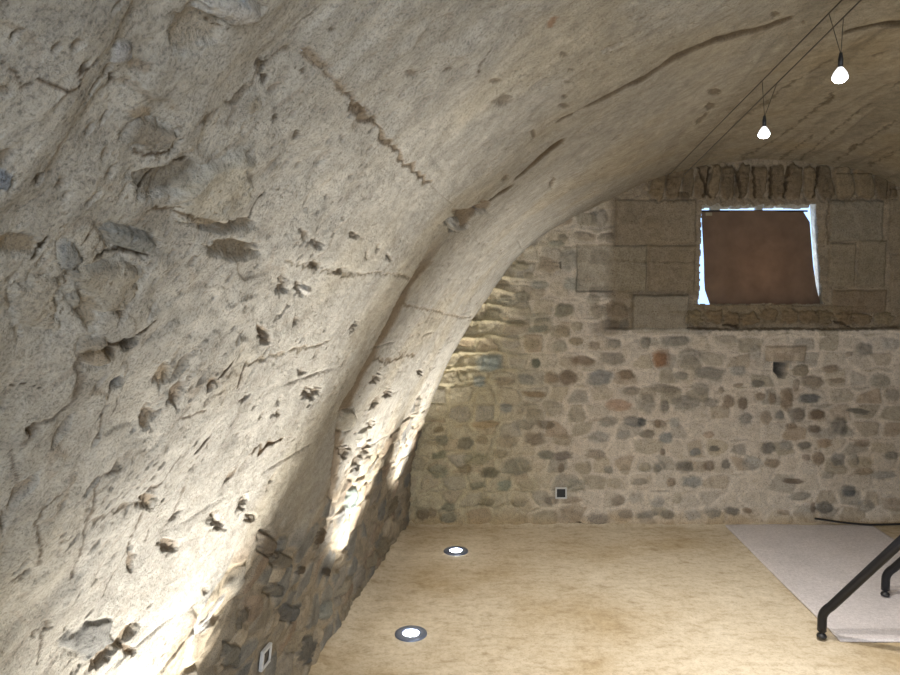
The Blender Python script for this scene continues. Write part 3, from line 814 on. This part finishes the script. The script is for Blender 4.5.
o = finish(bm, 'cloth', M_cloth, cur, True)
sol = o.modifiers.new('s', 'SOLIDIFY'); sol.thickness = .002
M_dark = plain('dark_bar', (42, 34, 28), .8)
xl, xr = on_plane_y(700, 210, D + .1)[0], on_plane_y(806, 210, D + .1)[0]
bm = bmesh.new(); tube(bm, [(xl - .012, .008, ztop - .003), (xr + .014, .008, ztop - .003)], .006)
finish(bm, 'curtain_rod', M_dark, cur, True)
M_lab = plain('cream_label', (150, 138, 112), .8)
p = on_plane_y(709, 214, D + .09); bm = bmesh.new(); box(bm, p[0] - .022, p[0] + .022, -.010, -.006, p[2] - .011, p[2] + .011, .001)
o = finish(bm, 'fabric_label', M_lab, cur); o['label'] = 'small cream label at the top left corner'

# ------------------------------------------------------------------ floor
m, t, b = nt('stained_lime_floor')
n1 = noise(t, 1.1, 5, .6); n2 = noise(t, 9, 9, .72, (1, 1.6, 1)); n3 = noise(t, 120, 5, .6)
r1 = ramp(t, n1.outputs[0], [(.32, tuple(lin((178, 160, 130)))), (.5, tuple(lin((204, 193, 175)))), (.68, tuple(lin((216, 207, 192))))])
r2 = ramp(t, n2.outputs[0], [(.28, (.60, .53, .43)), (.46, (.92, .89, .83)), (.7, (1.08, 1.07, 1.05))])
r3 = ramp(t, n3.outputs[0], [(.3, (.80, .78, .74)), (.5, (1, 1, 1))])
n4 = noise(t, 34, 6, .7); r4 = ramp(t, n4.outputs[0], [(.34, (.82, .79, .73)), (.54, (1.02, 1.02, 1.01))])
c = mul(t, r1.outputs[0], r2.outputs[0]); c = mul(t, c, r3.outputs[0]); c = mul(t, c, r4.outputs[0])
t.links.new(c, b.inputs['Base Color']); b.inputs['Roughness'].default_value = .8; b.inputs['Specular IOR Level'].default_value = .25
bump(t, b, [(n2.outputs[0], .006, .35), (n3.outputs[0], .0015, .4)])
M_floor = m
xs = np.linspace(-2.6, 6.2, 300); ys = np.linspace(-2.85, D + .15, 280)
X, Y = np.meshgrid(xs, ys, indexing='ij')
xw = pts[0, 0] + SH * (Y - D)
xr_ = pts[-1, 0] + SH * (Y - D)
f_ = np.clip((X + 2.6) / 8.8, 0, 1)
X2 = xw - .10 + (xr_ - xw + .2) * f_
Z = .0015 * fbm(X2 * 2, Y * 2, 3, 3) + .018 * ss(xw + .07, xw - .02, X2 + .03 * gn(Y * 6, Y * 0, 5)) + .016 * ss(D - .06, D + .01, Y + .02 * gn(X2 * 5, X2 * 0, 6))
grid_mesh('floor', np.stack([X2, Y, Z], -1), None, M_floor)

# ------------------------------------------------------------------ rear wall with an added, unseen doorway for fill daylight
m, t, b = nt('rear_wall_plaster')
n = noise(t, 14, 8); r = ramp(t, n.outputs[0], [(.3, tuple(lin((150, 134, 108)))), (.7, tuple(lin((190, 176, 150))))])
t.links.new(r.outputs[0], b.inputs['Base Color']); b.inputs['Roughness'].default_value = .9
bump(t, b, [(n.outputs[0], .02, .7)])
xo = SH * (-2.7 - D)
bm = bmesh.new()
dx0, dx1 = xo + xa - .75, xo + xa + .45
L0, L1 = xo + pts[:, 0].min() - .15, xo + pts[:, 0].max() + .15
box(bm, L0, dx0, -2.86, -2.70, 0, 2.75); box(bm, dx1, L1, -2.86, -2.70, 0, 2.75); box(bm, dx0, dx1, -2.86, -2.70, 2.05, 2.75)
o = finish(bm, 'wall_front', m); o['kind'] = 'structure'

# ------------------------------------------------------------------ rug
m, t, b = nt('pale_grey_rug')
n = noise(t, 240, 5, .7); n2 = noise(t, 4, 4)
r = ramp(t, n.outputs[0], [(.3, tuple(lin((192, 186, 186)))), (.65, tuple(lin((228, 222, 222))))])
r2 = ramp(t, n2.outputs[0], [(.3, (.9, .9, .9)), (.7, (1.03, 1.02, 1.02))])
t.links.new(mul(t, r.outputs[0], r2.outputs[0]), b.inputs['Base Color']); b.inputs['Roughness'].default_value = .95
n5 = noise(t, 70, 5, .75); r5 = ramp(t, n5.outputs[0], [(.34, (.80, .79, .79)), (.6, (1.03, 1.03, 1.03))])
t.links.new(mul(t, mul(t, r.outputs[0], r2.outputs[0]), r5.outputs[0]), b.inputs['Base Color'])
bump(t, b, [(n5.outputs[0], .004, .6), (n.outputs[0], .003, .8)])
A = on_floor(723, 524); A2 = on_floor(840, 642); Bp = on_floor(868, 524); 
d = (A2 - A) / np.linalg.norm(A2 - A); wdt = np.array([-d[1], d[0], 0]); wd = abs(np.dot(Bp - A, wdt))
if np.dot(Bp - A, wdt) < 0: wdt = -wdt
A = A + np.array([0.0, -.02, 0]); L = np.linalg.norm(A2 - A)
A = np.array(A); front_dir = on_floor(900, 642.5) - A2; front_dir /= np.linalg.norm(front_dir)
far_r = Bp + np.array([0, -.03, 0])
near_r = None
# the near edge follows the photo's fold line; the right edge is parallel to the left edge
t_ = np.linalg.solve(np.array([[front_dir[0], -d[0]], [front_dir[1], -d[1]]]), (far_r - A2)[:2])
near_r = A2 + front_dir * t_[0]
bm = bmesh.new(); rows = []
for i in range(61):
    s = i / 60; Lp = A + (A2 - A) * s; Rp = far_r + (near_r - far_r) * s
    rw = []
    for k in range(61):
        f = k / 60; p = Lp + (Rp - Lp) * f
        z = .0075 + .003 * float(gn(np.array([p[0] * 3]), np.array([p[1] * 3]), 5)[0]) + .005 * math.exp(-((s - .93) / .012) ** 2)
        rw.append(bm.verts.new((p[0], p[1] + .006 * math.sin(p[0] * 9), z)))
    rows.append(rw)
for a, c in zip(rows[:-1], rows[1:]):
    for k in range(60): bm.faces.new((a[k], c[k], c[k + 1], a[k + 1]))
o = finish(bm, 'rug', m, None, True); sol = o.modifiers.new('s', 'SOLIDIFY'); sol.thickness = .006; sol.offset = -1
tag(o, 'pale grey rug lying flat on the floor at the right, by the stone end wall', 'rug')

# ------------------------------------------------------------------ cable on the floor
M_blk = plain('black_rubber', (30, 30, 32), .5)
pp = [on_floor(x, y, .016) for x, y in [(808, 518.5), (822, 520.5), (840, 523), (858, 524.6), (876, 525), (893, 524), (912, 523), (940, 524), (975, 527)]]
pp = [(p[0], p[1], .018) if p[1] < D - .055 else tuple(on_plane_y(450 + F * p[0] / p[1] * 1.0, yy_, D - .055)) for p, yy_ in zip(pp, [518.5, 520.5, 523, 524.6, 525, 524, 523, 524, 527])]
pp = [(p[0], p[1], max(p[2], .018)) for p in pp]
sm_ = []
for i in range(len(pp) - 1):
    for k in range(6):
        t0 = k / 6; a = np.array(pp[max(i - 1, 0)]); b0 = np.array(pp[i]); c0 = np.array(pp[i + 1]); d0 = np.array(pp[min(i + 2, len(pp) - 1)])
        sm_.append(.5 * (2 * b0 + (c0 - a) * t0 + (2 * a - 5 * b0 + 4 * c0 - d0) * t0 ** 2 + (3 * b0 - a - 3 * c0 + d0) * t0 ** 3))
bm = bmesh.new(); tube(bm, sm_, .007, 10)
o = finish(bm, 'power_cable', M_blk, None, True); tag(o, 'black cable snaking along the foot of the end wall beside the grey rug', 'cable')

# ------------------------------------------------------------------ table with bent black tube legs
M_tube = plain('black_painted_steel', (24, 25, 30), .32, .3)
M_top = plain('grey_laminate', (150, 148, 142), .5)
f1 = on_floor(821.5, 640); f2 = on_floor(885, 598)
e = (f2 - f1); ew = np.linalg.norm(e); e = e / ew; uax = np.array([e[1], -e[0], 0.0])
tb = thing('folding_table', 'table on bent black steel tube legs standing on the pale grey rug', 'table', (f1[0], f1[1], .011))
ang = math.atan2(uax[1], uax[0])
tb.rotation_euler = (0, 0, ang)          # local x runs along the table, local y across it (towards the second leg)
LEN = 1.9
def leg(x, y, sx, lean):
    bm = bmesh.new()
    P = [(0, 0, .03), (0, 0, .055), (0, 0, .085)]
    H2 = .70; dxx = lean * (H2 - .12)
    for k in range(1, 9):
        th = k / 8
        P.append((sx * (.5 * .10 * th * th * lean), 0, .085 + .07 * th))
    bx, bz = P[-1][0], P[-1][2]
    P.append((sx * .3 * lean + bx, 0, bz + .3)); P.append((bx + sx * lean * (H2 - bz), 0, H2))
    tube(bm, P, .0205, 20)
    o = finish(bm, 'leg', M_tube, tb, True, (x, y, .004))
    bm = bmesh.new(); lathe(bm, [(0, 0), (.021, 0), (.022, .006), (.018, .014), (.010, .018), (.010, .024), (.0165, .026), (.0165, .034), (0, .034)], 24)
    ft = finish(bm, 'foot_glide', M_blk, tb, True, (x, y, .004)); ft.parent = o; ft.location = (0, 0, 0)
    return o
lean = .72
sx = 1
leg(0, 0, 1, lean); leg(0, ew, 1, lean); leg(LEN, 0, -1, lean); leg(LEN, ew, -1, lean)
x_t = lean * .56 + .03
for xx in (x_t, LEN - x_t):
    bm = bmesh.new(); tube(bm, [(xx, 0, .66), (xx, ew, .66)], .012, 14); finish(bm, 'crossbar', M_tube, tb, True)
bm = bmesh.new(); box(bm, .39, LEN - .39, -.03, ew + .03, .702, .730, .006); finish(bm, 'tabletop', M_top, tb)

# ------------------------------------------------------------------ sockets
M_frame = plain('grey_plastic_frame', (196, 196, 194), .35); M_ins = plain('black_socket_insert', (22, 24, 26), .35)
def socket(name, loc, rot, label, w=.082, h=.082):
    t_ = thing(name, label, 'socket', loc, rot, None)
    bm = bmesh.new()
    fw = .010
    for a in ((-w / 2, w / 2, h / 2 - fw, h / 2), (-w / 2, w / 2, -h / 2, -h / 2 + fw)): box(bm, a[0], a[1], -.010, .004, a[2], a[3], .002)
    for a in ((-w / 2, -w / 2 + fw), (w / 2 - fw, w / 2)): box(bm, a[0], a[1], -.010, .004, -h / 2 + fw, h / 2 - fw, .002)
    finish(bm, 'frame', M_frame, t_)
    bm = bmesh.new(); box(bm, -w / 2 + fw, w / 2 - fw, -.005, .004, -h / 2 + fw, h / 2 - fw, .001)
    ins = finish(bm, 'insert', M_ins, t_)
    bm = bmesh.new()
    for i in range(24):
        pass
    lathe(bm, [(.019, 0), (.021, .002), (.023, 0)], 24)
    o = finish(bm, 'socket_ring', M_ins, ins, True); o.rotation_euler = (math.pi / 2, 0, 0); o.location = (0, -.005, 0)
    return t_
p = on_plane_y(560.5, 492, D)
socket('wall_socket', (p[0], D - .022, p[2]), (0, 0, 0), 'small black square socket in a grey frame low on the end wall', .078, .078)
au, yv = to_vault(261.5, 656)
x, z, nx, nz = sec_at(np.array([au])); x = x[0]; z = z[0]
axis = Vector((SH, 1, 0)).normalized()
# local -y is the outward face; wall normal points inward (+x)
nrm = Vector((nx[0], 0, nz[0])); nrm = (nrm - axis * nrm.dot(axis)).normalized()
Y_ = -nrm; X_ = axis; Z_ = X_.cross(Y_)
if Z_.z < 0: X_ = -X_; Z_ = X_.cross(Y_)
pos = Vector((x + SH * (yv - D), yv, z)) + nrm * .012
s2 = socket('wall_socket', pos, Matrix((X_, Y_, Z_)).transposed().to_euler(), 'black socket in a bright metal frame low on the rough left wall', .074, .072)

# ------------------------------------------------------------------ recessed floor uplights
M_ring = plain('blued_steel_ring', (120, 130, 152), .35, .5)
M_lens = plain('lit_frosted_lens', (240, 245, 250), .3, 0, (.93, .97, 1.0), 28)
def spot(parent, loc, direction, energy, size, blend, col, rad=.03):
    l = bpy.data.lights.new('lamp', 'SPOT'); l.energy = energy; l.spot_size = math.radians(size); l.spot_blend = blend; l.color = col; l.shadow_soft_size = rad
    o = bpy.data.objects.new('bulb_light', l); C.objects.link(o); o.parent = parent; o.location = loc
    o.rotation_euler = Vector(direction).to_track_quat('-Z', 'Y').to_euler()
    return o
def uplight(p, label, energy, direc, size):
    t_ = thing('floor_uplight', label, 'floor light', (p[0], p[1], .004), (0, 0, 0), 'floor uplights along the left wall')
    bm = bmesh.new(); lathe(bm, [(.038, .003), (.038, .008), (.050, .0095), (.070, .009), (.0745, .006), (.075, 0)], 48); finish(bm, 'trim_ring', M_ring, t_, True)
    bm = bmesh.new(); lathe(bm, [(.0385, .004), (.030, .008), (0, .010)], 40); finish(bm, 'lens', M_lens, t_, True)
    spot(t_, (0, 0, .03), direc, energy, size, .75, (1.0, .975, .93), .03)
UP = [(411, 635, 'floor uplight nearer the viewer, glowing white in a steel ring'), (456, 552, 'floor uplight farther off, near the end wall, glowing white')]
E_UP = 138
for x, y, lab in UP:
    uplight(on_floor(x, y), lab, E_UP, (-.20, 0, 1), 72)
p1 = on_floor(411, 635); p2 = on_floor(456, 552)
p0 = np.array([p1[0] + SH * (1.53 - p1[1]), 1.53, 0])
uplight(p0, 'floor uplight beside the left wall, below the frame of the photo', E_UP * 1.35, (-.20, 0, 1), 66)

# ------------------------------------------------------------------ tension cables and pendants
M_wire = plain('steel_wire', (70, 64, 54), .5, .5)
def cable_line(px, py, y_at=None):
    return
zc = on_plane_y(688, 174, D)[2]
c1 = on_plane_y(670, 174, D - .03); c2 = on_plane_y(685, 174, D - .03)
cab = []
for cc, lab, topx in ((c1, 'thin steel cable under the vault, the left of the pair', 842), (c2, 'thin steel cable under the vault, the right of the pair', 861)):
    d_ = ray(topx, 0); 
    zz = cc[2] - .0
    tt = (zz - HC) / d_[2]; q = np.array([d_[0] * tt, d_[1] * tt])
    slope = (cc[0] - q[0]) / (cc[1] - q[1])
    bm = bmesh.new()
    yb = -2.69
    tube(bm, [(cc[0] + slope * (yb - cc[1]), yb, zz), (cc[0], cc[1], zz), (cc[0] + slope * .03, cc[1] + .03, zz)], .0021, 8)
    o = finish(bm, 'tension_cable', M_wire, None, True); tag(o, lab, 'cable', 'tension cables under the vault')
    cab.append((cc[0], cc[1], slope, zz))
def cabx(i, y):
    return cab[i][0] + cab[i][2] * (y - cab[i][1])
M_refl = plain('lamp_reflector_glass', (214, 214, 220), .15, .2, (.93, .95, 1.0), 1.2)
M_bulb = plain('lit_halogen_face', (255, 255, 255), .3, 0, (.93, .95, 1.0), 40)
def pendant(px, py, y, label, energy, tilt=(.1, .0), off=.004):
    if px is not None:
        ys_ = np.linspace(1.2, 4.5, 2000)
        mid = np.array([(cabx(0, q_) + cabx(1, q_)) / 2 for q_ in ys_]); y = float(ys_[np.argmin(abs(mid + off - (px - 450) / F * ys_))])
    if px is None:
        X0 = (cabx(0, y) + cabx(1, y)) / 2; Z0 = zc - .17
    else:
        q = on_plane_y(px, py, y); X0, Z0 = q[0], q[2]
    t_ = thing('pendant_spotlight', label, 'ceiling lamp', (X0, y, Z0), (0, 0, 0), 'small spotlights hung from the cables')
    bm = bmesh.new(); lathe(bm, [(.0200, 0), (.0205, .003), (.017, .012), (.010, .022), (.006, .027), (0, .027)], 32); finish(bm, 'reflector', M_refl, t_, True)
    bm = bmesh.new(); lathe(bm, [(.0200, .001), (.0190, -.006), (.013, -.013), (0, -.017)], 32); finish(bm, 'bulb', M_bulb, t_, True)
    bm = bmesh.new(); lathe(bm, [(0, .024), (.0065, .025), (.007, .048), (.004, .066), (0, .066)], 20); finish(bm, 'lamp_holder', M_blk, t_, True)
    for i, oy in ((0, -.015), (1, .015)):
        bm = bmesh.new(); tube(bm, [(0, 0, .062), (cabx(i, y + oy) - X0, oy, cab[i][3] - Z0)], .0011, 8); finish(bm, 'suspension_wire', M_wire, t_, True)
    spot(t_, (0, 0, -.035), (tilt[0], tilt[1], -1), energy, 124, 1.0, (1.0, .95, .88), .03)
E_P = 108
pendant(764, 134, 3.03, 'lit cable spotlight nearer the window, lower in the view', E_P)
pendant(840, 77, 2.35, 'lit cable spotlight nearer the viewer, at the upper right', E_P, (.1, 0), .04)
for y in (1.0, -.4, -1.7):  # unseen lamps added along the cables to lift the ambient light
    pendant(None, None, y, 'lit cable spotlight added out of view for fill light', 32)

# anchor fitting where the cables cross the chase
M_anch = plain('tarnished_bracket', (96, 98, 84), .6, .3)

# ------------------------------------------------------------------ daylight
l = bpy.data.lights.new('daylight', 'AREA'); l.shape = 'RECTANGLE'; l.size = 1.15; l.size_y = 1.9; l.energy = 90; l.color = (.80, .89, 1.0)  # added area lamp, fills the vault as daylight from the unseen doorway
o = bpy.data.objects.new('door_fill_light', l); C.objects.link(o); o.location = ((dx0 + dx1) / 2, -2.66, 1.05); o.rotation_euler = (math.pi / 2, 0, 0)
w = bpy.data.worlds.new('World'); bpy.context.scene.world = w; w.use_nodes = True
bg = w.node_tree.nodes['Background']; bg.inputs[0].default_value = (.38, .60, 1.0, 1); bg.inputs[1].default_value = 1.7

# ------------------------------------------------------------------ camera
cam = bpy.data.cameras.new('camera'); cam.sensor_width = 36; cam.lens = F / 900 * 36; cam.clip_start = .02
co = bpy.data.objects.new('camera', cam); C.objects.link(co)
co.location = (0, 0, HC); co.rotation_euler = (math.pi / 2 - PITCH, 0, 0)
bpy.context.scene.camera = co
vs = bpy.context.scene.view_settings
vs.view_transform = 'Standard'; vs.look = 'None'; vs.gamma = 1.0; vs.use_curve_mapping = False
vs.exposure = 0.40
